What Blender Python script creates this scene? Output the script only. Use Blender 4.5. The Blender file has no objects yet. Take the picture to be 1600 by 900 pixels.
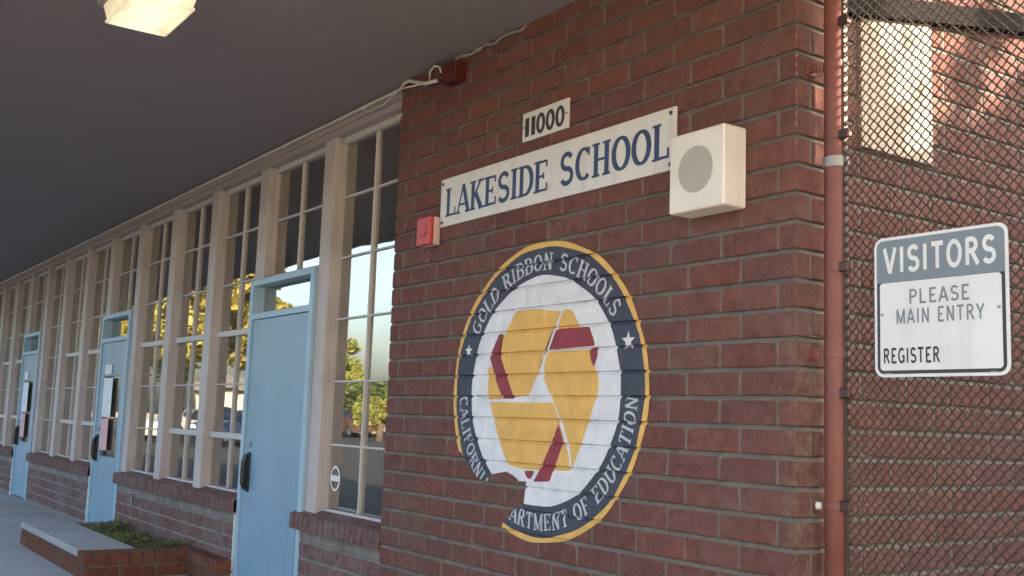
import bpy, bmesh, math, random
from mathutils import Vector, Matrix
random.seed(7)
R = math.radians
S = bpy.context.scene
C = S.collection

# ------------------------------------------------------------------ camera
YAW, PITCH, ROLL = -0.9689, 0.1258, 0.0358
CAM = Vector((2.3918, -2.8511, 1.2959))
FPX = 1652.5
Fv = Vector((math.sin(YAW) * math.cos(PITCH), math.cos(YAW) * math.cos(PITCH), math.sin(PITCH)))
R0 = Vector((math.cos(YAW), -math.sin(YAW), 0)); U0 = R0.cross(Fv)
Rv = math.cos(ROLL) * R0 + math.sin(ROLL) * U0
Uv = -math.sin(ROLL) * R0 + math.cos(ROLL) * U0
cd = bpy.data.cameras.new('camera'); cam = bpy.data.objects.new('camera', cd); C.objects.link(cam)
M3 = Matrix((Rv, Uv, -Fv)).transposed()
cam.matrix_world = Matrix.Translation(CAM) @ M3.to_4x4()
cd.sensor_width = 36.0; cd.lens = 36.0 * FPX / 1600.0
cd.shift_x = 11.5 / 1600.0
cd.clip_start = 0.05; cd.clip_end = 2000
S.camera = cam
S.render.resolution_x, S.render.resolution_y = 1024, 576

def pix(p):                                   # photo pixel of a point (used only to rank bricks by size in view)
    d = Vector(p) - CAM; z = d.dot(Fv)
    if z < .1: return None
    return (788.5 + FPX * d.dot(Rv) / z, 450 - FPX * d.dot(Uv) / z)

# ------------------------------------------------------------------ sky, sun, exposure
SUN_AZ, SUN_EL = R(34), R(24)                 # azimuth from +x (the end wall's side) towards +y (behind the building)
w = bpy.data.worlds.new('World'); S.world = w; w.use_nodes = True
nt = w.node_tree; bg = nt.nodes['Background']
sky = nt.nodes.new('ShaderNodeTexSky'); sky.sky_type = 'NISHITA'; sky.sun_disc = False
sky.sun_elevation = SUN_EL; sky.sun_rotation = R(90) - SUN_AZ
sky.air_density = 1.0; sky.dust_density = 5.0; sky.ozone_density = 1.0
nt.links.new(sky.outputs[0], bg.inputs[0]); bg.inputs[1].default_value = 0.15
sd = bpy.data.lights.new('sun', 'SUN'); sun = bpy.data.objects.new('sun', sd); C.objects.link(sun)
sd.energy = 4.2; sd.angle = R(0.6); sd.color = (1.0, 0.82, 0.61)
sv = Vector((math.cos(SUN_EL) * math.cos(SUN_AZ), math.cos(SUN_EL) * math.sin(SUN_AZ), math.sin(SUN_EL)))
sun.rotation_euler = sv.to_track_quat('Z', 'Y').to_euler()
S.view_settings.view_transform = 'Standard'; S.view_settings.look = 'None'
S.view_settings.gamma = 1.0; S.view_settings.use_curve_mapping = False
S.view_settings.exposure = 2.4
S.view_settings.use_white_balance = True; S.view_settings.white_balance_temperature = 6300; S.view_settings.white_balance_tint = 8
S.cycles.max_bounces = 10; S.cycles.diffuse_bounces = 6; S.cycles.glossy_bounces = 6
S.cycles.transparent_max_bounces = 24

# ------------------------------------------------------------------ material helpers
def newmat(name):
    m = bpy.data.materials.new(name); m.use_nodes = True
    t = m.node_tree; b = t.nodes['Principled BSDF']
    return m, t, b
def N(t, kind, **kw):
    n = t.nodes.new(kind)
    for k, v in kw.items(): setattr(n, k, v)
    return n
def mixc(t, fac, a, b, mode='MIX'):
    n = N(t, 'ShaderNodeMix', data_type='RGBA', blend_type=mode)
    for i, v in ((0, fac), (6, a), (7, b)):
        if hasattr(v, 'is_output'): t.links.new(v, n.inputs[i])
        elif i == 0: n.inputs[0].default_value = v
        else: n.inputs[i].default_value = (*v, 1)
    return n.outputs[2]
def math_(t, op, a, b=None, clamp=False):
    n = N(t, 'ShaderNodeMath', operation=op, use_clamp=clamp)
    for i, v in ((0, a), (1, b)):
        if v is None: continue
        if hasattr(v, 'is_output'): t.links.new(v, n.inputs[i])
        else: n.inputs[i].default_value = v
    return n.outputs[0]
def noise(t, scale, detail=4, vec=None, rough=.55):
    n = N(t, 'ShaderNodeTexNoise'); n.inputs['Scale'].default_value = scale
    n.inputs['Detail'].default_value = detail; n.inputs['Roughness'].default_value = rough
    if vec is not None: t.links.new(vec, n.inputs['Vector'])
    return n.outputs['Fac']
def ramp(t, fac, lo, hi):
    n = N(t, 'ShaderNodeMapRange'); t.links.new(fac, n.inputs[0])
    n.inputs[1].default_value = lo; n.inputs[2].default_value = hi
    return n.outputs[0]
def wpos(t, scale=(1, 1, 1)):
    g = N(t, 'ShaderNodeNewGeometry'); m = N(t, 'ShaderNodeMapping'); m.inputs['Scale'].default_value = scale
    t.links.new(g.outputs['Position'], m.inputs['Vector']); return m.outputs[0]
def bump(t, b, h, dist, strength=1.0):
    n = N(t, 'ShaderNodeBump'); n.inputs['Distance'].default_value = dist; n.inputs['Strength'].default_value = strength
    t.links.new(h, n.inputs['Height']); t.links.new(n.outputs[0], b.inputs['Normal'])
def setc(t, b, c):
    if hasattr(c, 'is_output'): t.links.new(c, b.inputs['Base Color'])
    else: b.inputs['Base Color'].default_value = (*c, 1)

def plain(name, col, rough=.6, var=.12, scale=6, bumpd=0.0, bscale=80, metallic=0, dirt=None, dscale=2.5, dlo=.55, dhi=.8, runs=None):
    """one paint or stuff: a base colour, cloudy variation, optional dirt and fine relief"""
    m, t, b = newmat(name); b.inputs['Roughness'].default_value = rough; b.inputs['Metallic'].default_value = metallic
    v = wpos(t); n = noise(t, scale, 5, v)
    c = mixc(t, ramp(t, n, .3, .7), tuple(x * (1 - var) for x in col), tuple(min(1, x * (1 + var)) for x in col))
    if dirt:
        d = ramp(t, noise(t, dscale, 6, v, .65), dlo, dhi)
        c = mixc(t, d, c, dirt)
    if runs:                                                # dirty runs down the face, scuffs across it
        r1 = ramp(t, noise(t, 9, 5, wpos(t, (1, 1, .09)), .65), .52, .74)
        c = mixc(t, math_(t, 'MULTIPLY', r1, runs[1]), c, runs[0])
        r2 = ramp(t, noise(t, 34, 6, wpos(t, (.5, .5, 1)), .8), .63, .72)
        c = mixc(t, math_(t, 'MULTIPLY', r2, runs[1] * .8), c, runs[0])
    setc(t, b, c)
    if bumpd: bump(t, b, noise(t, bscale, 4, v), bumpd)
    return m

def brick_mat(name, cols, grime=(.215, .165, .14), grime_amt=.35, smear=.5):
    m, t, b = newmat(name); b.inputs['Roughness'].default_value = .92; b.inputs['Specular IOR Level'].default_value = .2
    oi = N(t, 'ShaderNodeObjectInfo'); ge = N(t, 'ShaderNodeNewGeometry')
    r = math_(t, 'FRACT', math_(t, 'ADD', math_(t, 'MULTIPLY', oi.outputs['Random'], 7.13), math_(t, 'MULTIPLY', ge.outputs['Random Per Island'], 3.7)))
    cr = N(t, 'ShaderNodeValToRGB'); t.links.new(r, cr.inputs[0]); cr.color_ramp.interpolation = 'LINEAR'
    el = cr.color_ramp.elements; el[0].color = (*cols[0], 1); el[1].color = (*cols[-1], 1)
    for i, c in enumerate(cols[1:-1]):
        e = el.new((i + 1) / (len(cols) - 1)); e.color = (*c, 1)
    v = wpos(t); vs = wpos(t, (1, 1, .5))
    fine = noise(t, 70, 6, vs, .7)
    mid = noise(t, 17, 6, v, .72)
    c = mixc(t, ramp(t, mid, .38, .66), mixc(t, .75, cr.outputs[0], tuple(x * .45 for x in cols[2])), cr.outputs[0])
    c = mixc(t, math_(t, 'MULTIPLY', ramp(t, fine, .42, .72), .6), c, tuple(x * 1.55 for x in cols[len(cols) // 2]))
    c = mixc(t, math_(t, 'MULTIPLY', ramp(t, noise(t, 20, 7, vs, .8), .5, .8), smear), c, grime)
    c = mixc(t, math_(t, 'MULTIPLY', ramp(t, noise(t, 2.1, 5, v, .6), .48, .72), grime_amt), c, tuple(x * .72 for x in grime))
    # lime and moss stain down the arris of the corner
    sxyz = N(t, 'ShaderNodeSeparateXYZ'); t.links.new(wpos(t), sxyz.inputs[0])
    near = math_(t, 'MULTIPLY', math_(t, 'MULTIPLY', ramp(t, sxyz.outputs[0], -.11, .0), ramp(t, sxyz.outputs[1], .5, .1)), ramp(t, sxyz.outputs[2], 2.2, 1.3))
    c = mixc(t, math_(t, 'MULTIPLY', math_(t, 'MULTIPLY', near, ramp(t, noise(t, 14, 6, v, .75), .46, .66)), .7), c, (.24, .19, .13))
    sp = ramp(t, noise(t, 120, 3, v), .66, .74)
    c = mixc(t, math_(t, 'MULTIPLY', sp, .6), c, (.42, .34, .29))
    setc(t, b, c)
    h = math_(t, 'ADD', math_(t, 'MULTIPLY', fine, .7), noise(t, 220, 3, v))
    bump(t, b, h, .0045, .9)
    return m

def mortar_mat(name, col):
    m, t, b = newmat(name); b.inputs['Roughness'].default_value = .95
    v = wpos(t)
    c = mixc(t, ramp(t, noise(t, 9, 6, v, .7), .3, .7), tuple(x * .62 for x in col), tuple(x * 1.22 for x in col))
    c = mixc(t, ramp(t, noise(t, 2.2, 5, v), .56, .72), c, (.13, .125, .085))
    setc(t, b, c); bump(t, b, noise(t, 240, 4, v), .004, .9)
    return m

def glass_mat(name, ior=1.7, tint=(1.0, .96, .91)):
    m, t, b = newmat(name); t.nodes.remove(b)
    out = t.nodes['Material Output']
    fr = N(t, 'ShaderNodeFresnel'); fr.inputs['IOR'].default_value = ior
    gl = N(t, 'ShaderNodeBsdfGlossy'); gl.inputs['Roughness'].default_value = 0.012; gl.inputs['Color'].default_value = (*tint, 1)
    tr = N(t, 'ShaderNodeBsdfTransparent'); tr.inputs['Color'].default_value = (.62, .66, .64, 1)
    mx = N(t, 'ShaderNodeMixShader')
    bp = N(t, 'ShaderNodeBump'); bp.inputs['Distance'].default_value = .0012; bp.inputs['Strength'].default_value = .85
    t.links.new(noise(t, 2.6, 1, wpos(t)), bp.inputs['Height'])
    t.links.new(bp.outputs[0], gl.inputs['Normal'])
    t.links.new(math_(t, 'ADD', math_(t, 'MULTIPLY', fr.outputs[0], .62), .35), mx.inputs[0]); t.links.new(tr.outputs[0], mx.inputs[1]); t.links.new(gl.outputs[0], mx.inputs[2])
    df = N(t, 'ShaderNodeBsdfDiffuse'); df.inputs['Color'].default_value = (.42, .39, .34, 1)
    m2 = N(t, 'ShaderNodeMixShader')
    t.links.new(math_(t, 'MULTIPLY', ramp(t, noise(t, 5, 6, wpos(t), .7), .3, .8), .11), m2.inputs[0])
    t.links.new(mx.outputs[0], m2.inputs[1]); t.links.new(df.outputs[0], m2.inputs[2])
    t.links.new(m2.outputs[0], out.inputs['Surface'])
    return m

def paint_on_brick(name, col, worn=.65):
    m, t, b = newmat(name); b.inputs['Roughness'].default_value = .7
    v = wpos(t)
    c = mixc(t, ramp(t, noise(t, 11, 5, v), .3, .7), tuple(x * .84 for x in col), tuple(min(1, x * 1.08) for x in col))
    c = mixc(t, math_(t, 'MULTIPLY', ramp(t, noise(t, 48, 7, wpos(t, (1, 1, .6)), .8), .57, .72), worn), c, (.22, .15, .13))
    setc(t, b, c); bump(t, b, math_(t, 'ADD', noise(t, 70, 6, wpos(t, (1, 1, .3)), .7), noise(t, 220, 3, v)), .003, .7)
    return m

REDS = [(.165, .063, .050), (.205, .080, .061), (.180, .082, .071), (.228, .088, .063), (.132, .057, .049), (.212, .102, .081), (.160, .068, .061), (.195, .083, .062), (.150, .071, .065)]
MAT = dict(
    brick=brick_mat('red_brick', REDS),
    mortar=mortar_mat('grey_mortar', (.170, .148, .122)),
    mortar_low=mortar_mat('pale_mortar', (.215, .19, .165)),
    brick_low=brick_mat('weathered_brick', [(.175, .088, .076), (.195, .102, .089), (.165, .088, .080), (.205, .112, .096)], (.27, .245, .22), .6, .9),
    brick_planter=brick_mat('orange_brick', [(.155, .054, .028), (.18, .064, .030), (.125, .048, .030), (.19, .075, .036)], grime_amt=.25, smear=.4),
    post=plain('cream_trim_paint', (.455, .405, .375), .55, .08, 4, .0006, 60, dirt=(.33, .29, .25), dlo=.5, dhi=.85, runs=((.30, .26, .22), .35)),
    bar=plain('pale_sash_paint', (.50, .475, .45), .5, .06, 5, dirt=(.36, .33, .3), dlo=.6, dhi=.9),
    head=plain('mauve_trim_paint', (.34, .29, .275), .6, .08, 4),
    soffit=plain('brown_grey_soffit_paint', (.22, .186, .192), .8, .03, 1.3, .0008, 30, dirt=(.115, .098, .095), dscale=1.1, dlo=.62, dhi=1.1, runs=((.15, .125, .122), .07)),
    door=plain('light_blue_door_paint', (.205, .335, .43), .38, .05, 2.2, .0003, 25, dirt=(.16, .27, .355), dlo=.48, dhi=.85, runs=((.13, .21, .27), .38)),
    frame_blue=plain('pale_blue_frame_paint', (.31, .45, .54), .45, .07, 5, dirt=(.45, .48, .47), dscale=14, dlo=.62, dhi=.72),
    chip=plain('chipped_white_edge', (.66, .64, .58), .7, .15, 30, dirt=(.3, .4, .45), dscale=30),
    black=plain('black_handle', (.012, .012, .014), .35, .1, 20),
    sign=plain('white_sign_board', (.64, .625, .58), .45, .05, 5, dirt=(.48, .45, .38), dscale=6, dlo=.6, dhi=.9, runs=((.36, .32, .25), .4)),
    navy=plain('navy_lettering', (.022, .044, .115), .5, .12, 30),
    ink=plain('black_lettering', (.03, .03, .032), .5, .12, 30),
    bolt=plain('dark_bolt', (.05, .05, .05), .4, .1, 30, metallic=.6),
    spk=plain('cream_speaker_steel', (.70, .66, .575), .42, .05, 6, .0004, 60, runs=((.44, .38, .29), .3)),
    grille=plain('speaker_grille', (.47, .44, .38), .5, .05, 9),
    hole=plain('grille_hole', (.14, .13, .11), .8),
    red=plain('alarm_red', (.46, .035, .035), .4, .06, 12),
    lens=plain('pale_alarm_body', (.62, .47, .41), .45, .05, 12),
    darkred=plain('dark_red_box', (.085, .013, .012), .45, .1, 12),
    conduit=plain('painted_conduit', (.55, .50, .46), .5, .1, 8),
    caulk=plain('foam_sealant', (.25, .235, .19), .9, .2, 18, .004, 40),
    pipe=plain('oxide_red_pipe_paint', (.175, .060, .044), .5, .12, 7, .0008, 50, dirt=(.15, .045, .035), dscale=9, runs=((.12, .05, .035), .5)),
    band=plain('dark_steel_band', (.075, .045, .035), .45, .2, 20, metallic=.5),
    zinc=plain('zinc_collar', (.30, .29, .265), .45, .12, 20, metallic=.4),
    wire=plain('coated_fence_wire', (.058, .045, .035), .5, .25, 12),
    gold=paint_on_brick('gold_wall_paint', (.71, .43, .11)),
    navyp=paint_on_brick('navy_wall_paint', (.045, .052, .078)),
    whitep=paint_on_brick('white_wall_paint', (.70, .71, .72), .55),
    maroon=paint_on_brick('maroon_wall_paint', (.26, .035, .05)),
    letterp=paint_on_brick('white_letter_paint', (.50, .52, .54), .55),
    glass=glass_mat('window_glass'),
    concrete=plain('concrete', (.31, .30, .285), .9, .12, 2, .002, 60, dirt=(.21, .20, .185), dscale=4),
    asphalt=plain('asphalt', (.034, .035, .037), .9, .2, 3, .004, 50),
    dry=plain('dry_grass_field', (.30, .235, .12), .95, .25, .5),
    soil=plain('soil', (.07, .052, .035), .95, .3, 9, .01, 30),
    room=plain('room_paint', (.36, .33, .29), .9, .08, 1),
    roof=plain('roof_felt', (.10, .095, .09), .9),
    paper=plain('notice_paper', (.72, .72, .70), .8, .04, 8),
    paper_red=plain('notice_paper_pink', (.62, .40, .38), .8, .04, 8),
    sgrey=plain('sign_grey_blue', (.17, .20, .225), .4, .05, 9),
    swhite=plain('sign_white', (.66, .68, .68), .4, .04, 9, dirt=(.5, .5, .5), dlo=.6, dhi=.9, runs=((.42, .41, .39), .3)),
    bark=plain('bark', (.09, .065, .045), .95, .3, 12, .02, 20),
    stucco=plain('cream_stucco', (.44, .37, .295), .85, .08, 3, .002, 60),
    near_black=plain('shadow_band_and_roller_black', (.006, .004, .0035), .7, .25, 9, .002, 30),  # near-black: shade put into the band's colour; roller shades share it
    tyre=plain('tyre_rubber', (.02, .02, .02), .8),
    carglass=plain('car_glass', (.02, .025, .03), .08),
)
def leaf_mat(name, a, b2):
    m, t, b = newmat(name); b.inputs['Roughness'].default_value = .6
    g = N(t, 'ShaderNodeNewGeometry')
    c = mixc(t, g.outputs['Random Per Island'], a, b2); setc(t, b, c)
    tl = N(t, 'ShaderNodeBsdfTranslucent'); t.links.new(c, tl.inputs['Color'])
    mx = N(t, 'ShaderNodeMixShader'); mx.inputs[0].default_value = .4
    t.links.new(b.outputs[0], mx.inputs[1]); t.links.new(tl.outputs[0], mx.inputs[2])
    t.links.new(mx.outputs[0], t.nodes['Material Output'].inputs['Surface'])
    return m
MAT['asphalt'].node_tree.nodes['Principled BSDF'].inputs['Specular IOR Level'].default_value = .1
MAT['leaf_y'] = leaf_mat('golden_leaves', (.36, .285, .06), (.20, .205, .05))
MAT['leaf_g'] = leaf_mat('green_leaves', (.05, .085, .02), (.10, .13, .03))
MAT['leaf_yg'] = leaf_mat('yellow_green_leaves', (.28, .28, .05), (.15, .18, .04))
MAT['leaf_p'] = leaf_mat('ground_cover_leaves', (.12, .16, .06), (.22, .20, .075))
MAT['near_black'].node_tree.nodes['Principled BSDF'].inputs['Specular IOR Level'].default_value = .05
m_, t_, b_ = newmat('lamp_diffuser')
tc = N(t_, 'ShaderNodeTexCoord'); sx = N(t_, 'ShaderNodeSeparateXYZ'); t_.links.new(tc.outputs['Object'], sx.inputs[0])
g1 = math_(t_, 'POWER', math_(t_, 'ABSOLUTE', math_(t_, 'DIVIDE', sx.outputs[1], .15)), 2.0)
b_.inputs['Emission Color'].default_value = (1.0, .80, .46, 1)
g2 = math_(t_, 'POWER', math_(t_, 'ABSOLUTE', math_(t_, 'DIVIDE', sx.outputs[0], .225)), 4.0)
g3 = math_(t_, 'MULTIPLY', noise(t_, 14, 3, tc.outputs['Object']), .12)
t_.links.new(math_(t_, 'MAXIMUM', math_(t_, 'SUBTRACT', math_(t_, 'ADD', g3, .19), math_(t_, 'ADD', math_(t_, 'MULTIPLY', g1, .17), math_(t_, 'MULTIPLY', g2, .08))), .075), b_.inputs['Emission Strength'])
b_.inputs['Base Color'].default_value = (.8, .75, .62, 1); b_.inputs['Roughness'].default_value = .3
MAT['lamp'] = m_

# ------------------------------------------------------------------ geometry helpers
class MB:
    def __init__(s): s.v = []; s.f = []
    def add(s, vs, fs):
        o = len(s.v); s.v += [tuple(p) for p in vs]; s.f += [tuple(i + o for i in f) for f in fs]; return s
    def box(s, x0, x1, y0, y1, z0, z1):
        return s.add([(x, y, z) for z in (z0, z1) for y in (y0, y1) for x in (x0, x1)],
                     [(0, 2, 3, 1), (4, 5, 7, 6), (0, 1, 5, 4), (2, 6, 7, 3), (0, 4, 6, 2), (1, 3, 7, 5)])
    def bbox(s, x0, x1, y0, y1, z0, z1, c=.004):          # box with chamfered edges
        bm = bmesh.new(); bmesh.ops.create_cube(bm, size=1)
        for v in bm.verts: v.co = Vector(((x0 + x1) / 2 + v.co.x * (x1 - x0), (y0 + y1) / 2 + v.co.y * (y1 - y0), (z0 + z1) / 2 + v.co.z * (z1 - z0)))
        bmesh.ops.bevel(bm, geom=bm.edges[:], offset=c, segments=1, affect='EDGES')
        bm.verts.index_update()
        s.add([v.co for v in bm.verts], [[v.index for v in f.verts] for f in bm.faces]); bm.free(); return s
    def tube(s, pts, r, n=8, cap=True):
        pts = [Vector(p) for p in pts]; rs = r if isinstance(r, (list, tuple)) else [r] * len(pts)
        vs = []; fs = []; up = None
        for i, p in enumerate(pts):
            d = (pts[min(i + 1, len(pts) - 1)] - pts[max(i - 1, 0)]).normalized()
            if up is None: up = Vector((0, 0, 1)) if abs(d.z) < .9 else Vector((1, 0, 0))
            a = d.cross(up).normalized(); b = a.cross(d).normalized(); up = b
            for k in range(n):
                t = 2 * math.pi * k / n; vs.append(p + (a * math.cos(t) + b * math.sin(t)) * rs[i])
        for i in range(len(pts) - 1):
            for k in range(n):
                k2 = (k + 1) % n; fs.append((i * n + k, i * n + k2, (i + 1) * n + k2, (i + 1) * n + k))
        if cap: fs += [tuple(range(n))[::-1], tuple(range((len(pts) - 1) * n, len(pts) * n))]
        return s.add(vs, fs)
    def prism(s, poly, axis, a, b):                         # poly of 2D points extruded along 'x','y' or 'z'
        f = {'x': lambda p, t: (t, p[0], p[1]), 'y': lambda p, t: (p[0], t, p[1]), 'z': lambda p, t: (p[0], p[1], t)}[axis]
        n = len(poly)
        return s.add([f(p, a) for p in poly] + [f(p, b) for p in poly],
                     [tuple(range(n)), tuple(range(2 * n - 1, n - 1, -1))] + [(i, n + i, n + (i + 1) % n, (i + 1) % n) for i in range(n)])
    def mesh(s, name, mat, smooth=False):
        me = bpy.data.meshes.new(name); me.from_pydata(s.v, [], s.f); me.update()
        bm = bmesh.new(); bm.from_mesh(me); bmesh.ops.recalc_face_normals(bm, faces=bm.faces[:]); bm.to_mesh(me); bm.free()
        me.materials.append(MAT[mat])
        if smooth: me.polygons.foreach_set('use_smooth', [True] * len(me.polygons))
        return me
    def obj(s, name, mat, parent=None, smooth=False, loc=None):
        return link(name, s.mesh(name, mat, smooth), parent, loc)

def link(name, data, parent=None, loc=None, rot=None):
    o = bpy.data.objects.new(name, data); C.objects.link(o)
    if parent: o.parent = parent
    if loc: o.location = loc
    if rot: o.rotation_euler = rot
    return o
def tag(o, label, cat, group=None):
    o['label'] = label; o['category'] = cat
    if group: o['group'] = group
    return o
def thing(name, label, cat, loc=(0, 0, 0), group=None):
    return tag(link(name, None, None, loc), label, cat, group)
def structure(o): o['kind'] = 'structure'; return o
def stuff(o): o['kind'] = 'stuff'; return o

# ------------------------------------------------------------------ lettering drawn as strokes
def arc(cx, cy, rx, ry, a0, a1, n=14):
    return [(cx + rx * math.cos(R(a0 + (a1 - a0) * i / n)), cy + ry * math.sin(R(a0 + (a1 - a0) * i / n))) for i in range(n + 1)]
LO, HI = .05, .95
def glyph(ch):
    """width, strokes [(points, weight)], serif points; weight None = thick upright, thin level"""
    V = lambda x: ([(x, 0), (x, 1)], None)
    H = lambda x0, x1, y: ([(x0, y), (x1, y)], None)
    G = {
        'A': (.74, [([(.05, 0), (.36, 1)], .45), ([(.36, 1), (.69, 0)], 1), H(.15, .56, .31)], [(.05, 0), (.69, 0)]),
        'B': (.70, [V(.15), ([(.15, HI)] + arc(.36, .735, .22, .215, 90, -90) + [(.15, .52)], None), ([(.15, .52)] + arc(.38, .285, .25, .235, 90, -90) + [(.15, LO)], None)], [(.15, 0), (.15, 1)]),
        'C': (.72, [(arc(.40, .5, .30, .45, 48, 312, 20), None), ([(.62, .98), (.62, .72)], .4)], []),
        'D': (.74, [V(.15), ([(.15, HI)] + arc(.34, .5, .32, .45, 90, -90, 16) + [(.15, LO)], None)], [(.15, 0), (.15, 1)]),
        'E': (.66, [V(.15), H(.15, .60, HI), H(.15, .46, .5), H(.15, .62, LO), ([(.59, .98), (.59, .76)], .4), ([(.61, .02), (.61, .27)], .4), ([(.45, .39), (.45, .61)], .35)], [(.15, 0), (.15, 1)]),
        'F': (.62, [V(.15), H(.15, .58, HI), H(.15, .46, .5), ([(.57, .98), (.57, .74)], .4)], [(.15, 0), (.15, 1)]),
        'G': (.76, [(arc(.40, .5, .30, .45, 48, 320, 20), None), ([(.64, .45), (.64, .08)], 1), H(.46, .72, .45)], []),
        'H': (.78, [V(.16), V(.62), H(.16, .62, .5)], [(.16, 0), (.16, 1), (.62, 0), (.62, 1)]),
        'I': (.34, [V(.17)], [(.17, 0), (.17, 1)]),
        'K': (.76, [V(.15), ([(.15, .38), (.60, 1)], .5), ([(.30, .58), (.66, 0)], 1)], [(.15, 0), (.15, 1), (.60, 1), (.66, 0)]),
        'L': (.64, [V(.16), H(.16, .60, LO), ([(.59, .02), (.59, .30)], .4)], [(.16, 0), (.16, 1)]),
        'M': (.92, [([(.13, 0), (.13, 1)], .7), V(.79), ([(.13, 1), (.46, .05)], 1), ([(.46, .05), (.79, 1)], .5)], [(.13, 0), (.79, 0)]),
        'N': (.78, [([(.14, 0), (.14, 1)], .6), ([(.64, 0), (.64, 1)], .6), ([(.14, 1), (.64, 0)], 1)], [(.14, 0), (.64, 1)]),
        'O': (.76, [(arc(.38, .5, .30, .45, 0, 360, 26), None)], []),
        'P': (.66, [V(.15), ([(.15, HI)] + arc(.37, .72, .23, .23, 90, -90) + [(.15, .49)], None)], [(.15, 0), (.15, 1)]),
        'R': (.74, [V(.15), ([(.15, HI)] + arc(.36, .735, .22, .215, 90, -90) + [(.15, .52)], None), ([(.36, .52), (.67, 0)], 1)], [(.15, 0), (.15, 1), (.67, 0)]),
        'S': (.66, [(arc(.33, .725, .225, .225, 25, 270, 14)[:-1] + arc(.33, .275, .245, .225, 90, -155, 14), .82)], []),
        'T': (.70, [V(.35), H(.05, .65, HI), ([(.05, .98), (.05, .76)], .4), ([(.65, .98), (.65, .76)], .4)], [(.35, 0)]),
        'U': (.76, [([(.15, 1), (.15, .34)] + arc(.38, .33, .23, .29, 180, 360, 12) + [(.61, 1)], None)], [(.15, 1), (.61, 1)]),
        'V': (.72, [([(.06, 1), (.36, 0)], 1), ([(.36, 0), (.66, 1)], .55)], [(.06, 1), (.66, 1)]),
        'Y': (.72, [([(.06, 1), (.36, .45)], 1), ([(.36, .45), (.66, 1)], .55), ([(.36, 0), (.36, .47)], 1)], [(.36, 0)]),
        '0': (.62, [(arc(.31, .5, .22, .45, 0, 360, 24), 1)], []),
        '1': (.30, [V(.15)], []),
        ' ': (.42, [], []),
    }
    return G[ch]
def stroke_faces(pts, wt, thick, thin):
    """quads (2D) along a polyline; width follows the stroke's direction unless a weight is given"""
    n = len(pts); closed = n > 4 and abs(pts[0][0] - pts[-1][0]) + abs(pts[0][1] - pts[-1][1]) < 1e-6
    L = []
    for i, p in enumerate(pts):
        a = pts[i - 1] if i else (pts[-2] if closed else pts[0]); b = pts[i + 1] if i < n - 1 else (pts[1] if closed else pts[-1])
        dx, dy = b[0] - a[0], b[1] - a[1]; l = math.hypot(dx, dy) or 1
        wd = thick * wt if wt else thin + (thick - thin) * abs(dy / l)
        L.append(((p[0] - dy / l * wd / 2, p[1] + dx / l * wd / 2), (p[0] + dy / l * wd / 2, p[1] - dx / l * wd / 2)))
    return [(L[i][0], L[i + 1][0], L[i + 1][1], L[i][1]) for i in range(n - 1)]
def glyph_quads(ch, thick, thin, serif):
    wd, st, se = glyph(ch); out = []
    for k, (pts, wt) in enumerate(st):
        if not serif:
            if wt and wt <= .4: continue                    # the little ticks are serifs
            wt = 1
        out += [(q, k) for q in stroke_faces(pts, wt, thick, thin)]
    if serif:
        for j, (x, y) in enumerate(se):
            h = thin * .9; a = thick * .5 + .075
            y0, y1 = (0, h) if y < .5 else (1 - h, 1)
            out.append((((x - a, y0), (x + a, y0), (x + a, y1), (x - a, y1)), 6 + j))
    return wd, out
def text_quads(txt, x0, x1, z0, z1, thick, thin, serif=True, track=.06):
    """2D quads filling the box; returns [(quad, layer)]"""
    gs = [glyph_quads(c, thick, thin, serif) for c in txt]
    tot = sum(g[0] for g in gs) + track * (len(gs) - 1); sx_ = (x1 - x0) / tot; h = z1 - z0; x = 0; out = []
    for wd, qs in gs:
        out.append([(tuple((x0 + (x + p[0]) * sx_, z0 + p[1] * h) for p in q), k) for q, k in qs])
        x += wd + track
    return out
def lettering(name, letters, y, mat, parent, step=.00012):
    for quads in letters:                                    # each letter is a part of its own
        if not quads: continue
        mb = MB()
        for q, k in quads: mb.add([(p[0], y - k * step, p[1]) for p in q], [(0, 1, 2, 3)])
        mb.obj(name, mat, parent)

# ------------------------------------------------------------------ the ground
g = MB().add([(-400, -400, 0), (400, -400, 0), (400, 400, 0), (-400, 400, 0)], [(0, 1, 2, 3)]).obj('ground', 'asphalt'); structure(g)
structure(MB().box(-60, .59, -3.4, .3, -.2, .05).obj('walkway', 'concrete'))
MAT['bounce_plaza'] = plain('bounce_plaza_concrete', (.30, .27, .22), .9, .1, 2)
structure(MB().add([(.6, -40, .008), (40, -40, .008), (40, .25, .008), (.6, .25, .008)], [(0, 1, 2, 3)]).obj('bounce_plaza', 'bounce_plaza'))  # unseen pale paving added to bounce sunlight up at the wall
structure(MB().add([(-400, -60, .004), (60, -20, .004), (60, -400, .004), (-400, -400, .004)], [(0, 1, 2, 3)]).obj('field', 'dry'))
structure(MB().add([(.4, .3, .006), (60, .3, .006), (60, 60, .006), (.4, 60, .006)], [(0, 1, 2, 3)]).obj('side_yard', 'concrete'))

# ------------------------------------------------------------------ the school building
PITCH_Z, JT, BL, BW = .1016, .018, .2694, .0808
Z0 = 1.42                                     # underside of course 0
XE = -2.885                                   # left edge of the tall brick wall
SOF = 3.215                                     # soffit height
WALL_TOP = 4.2
bld = thing('school_building', 'red brick school building with tall paned windows, blue doors and deep dark soffit', 'building')

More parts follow.
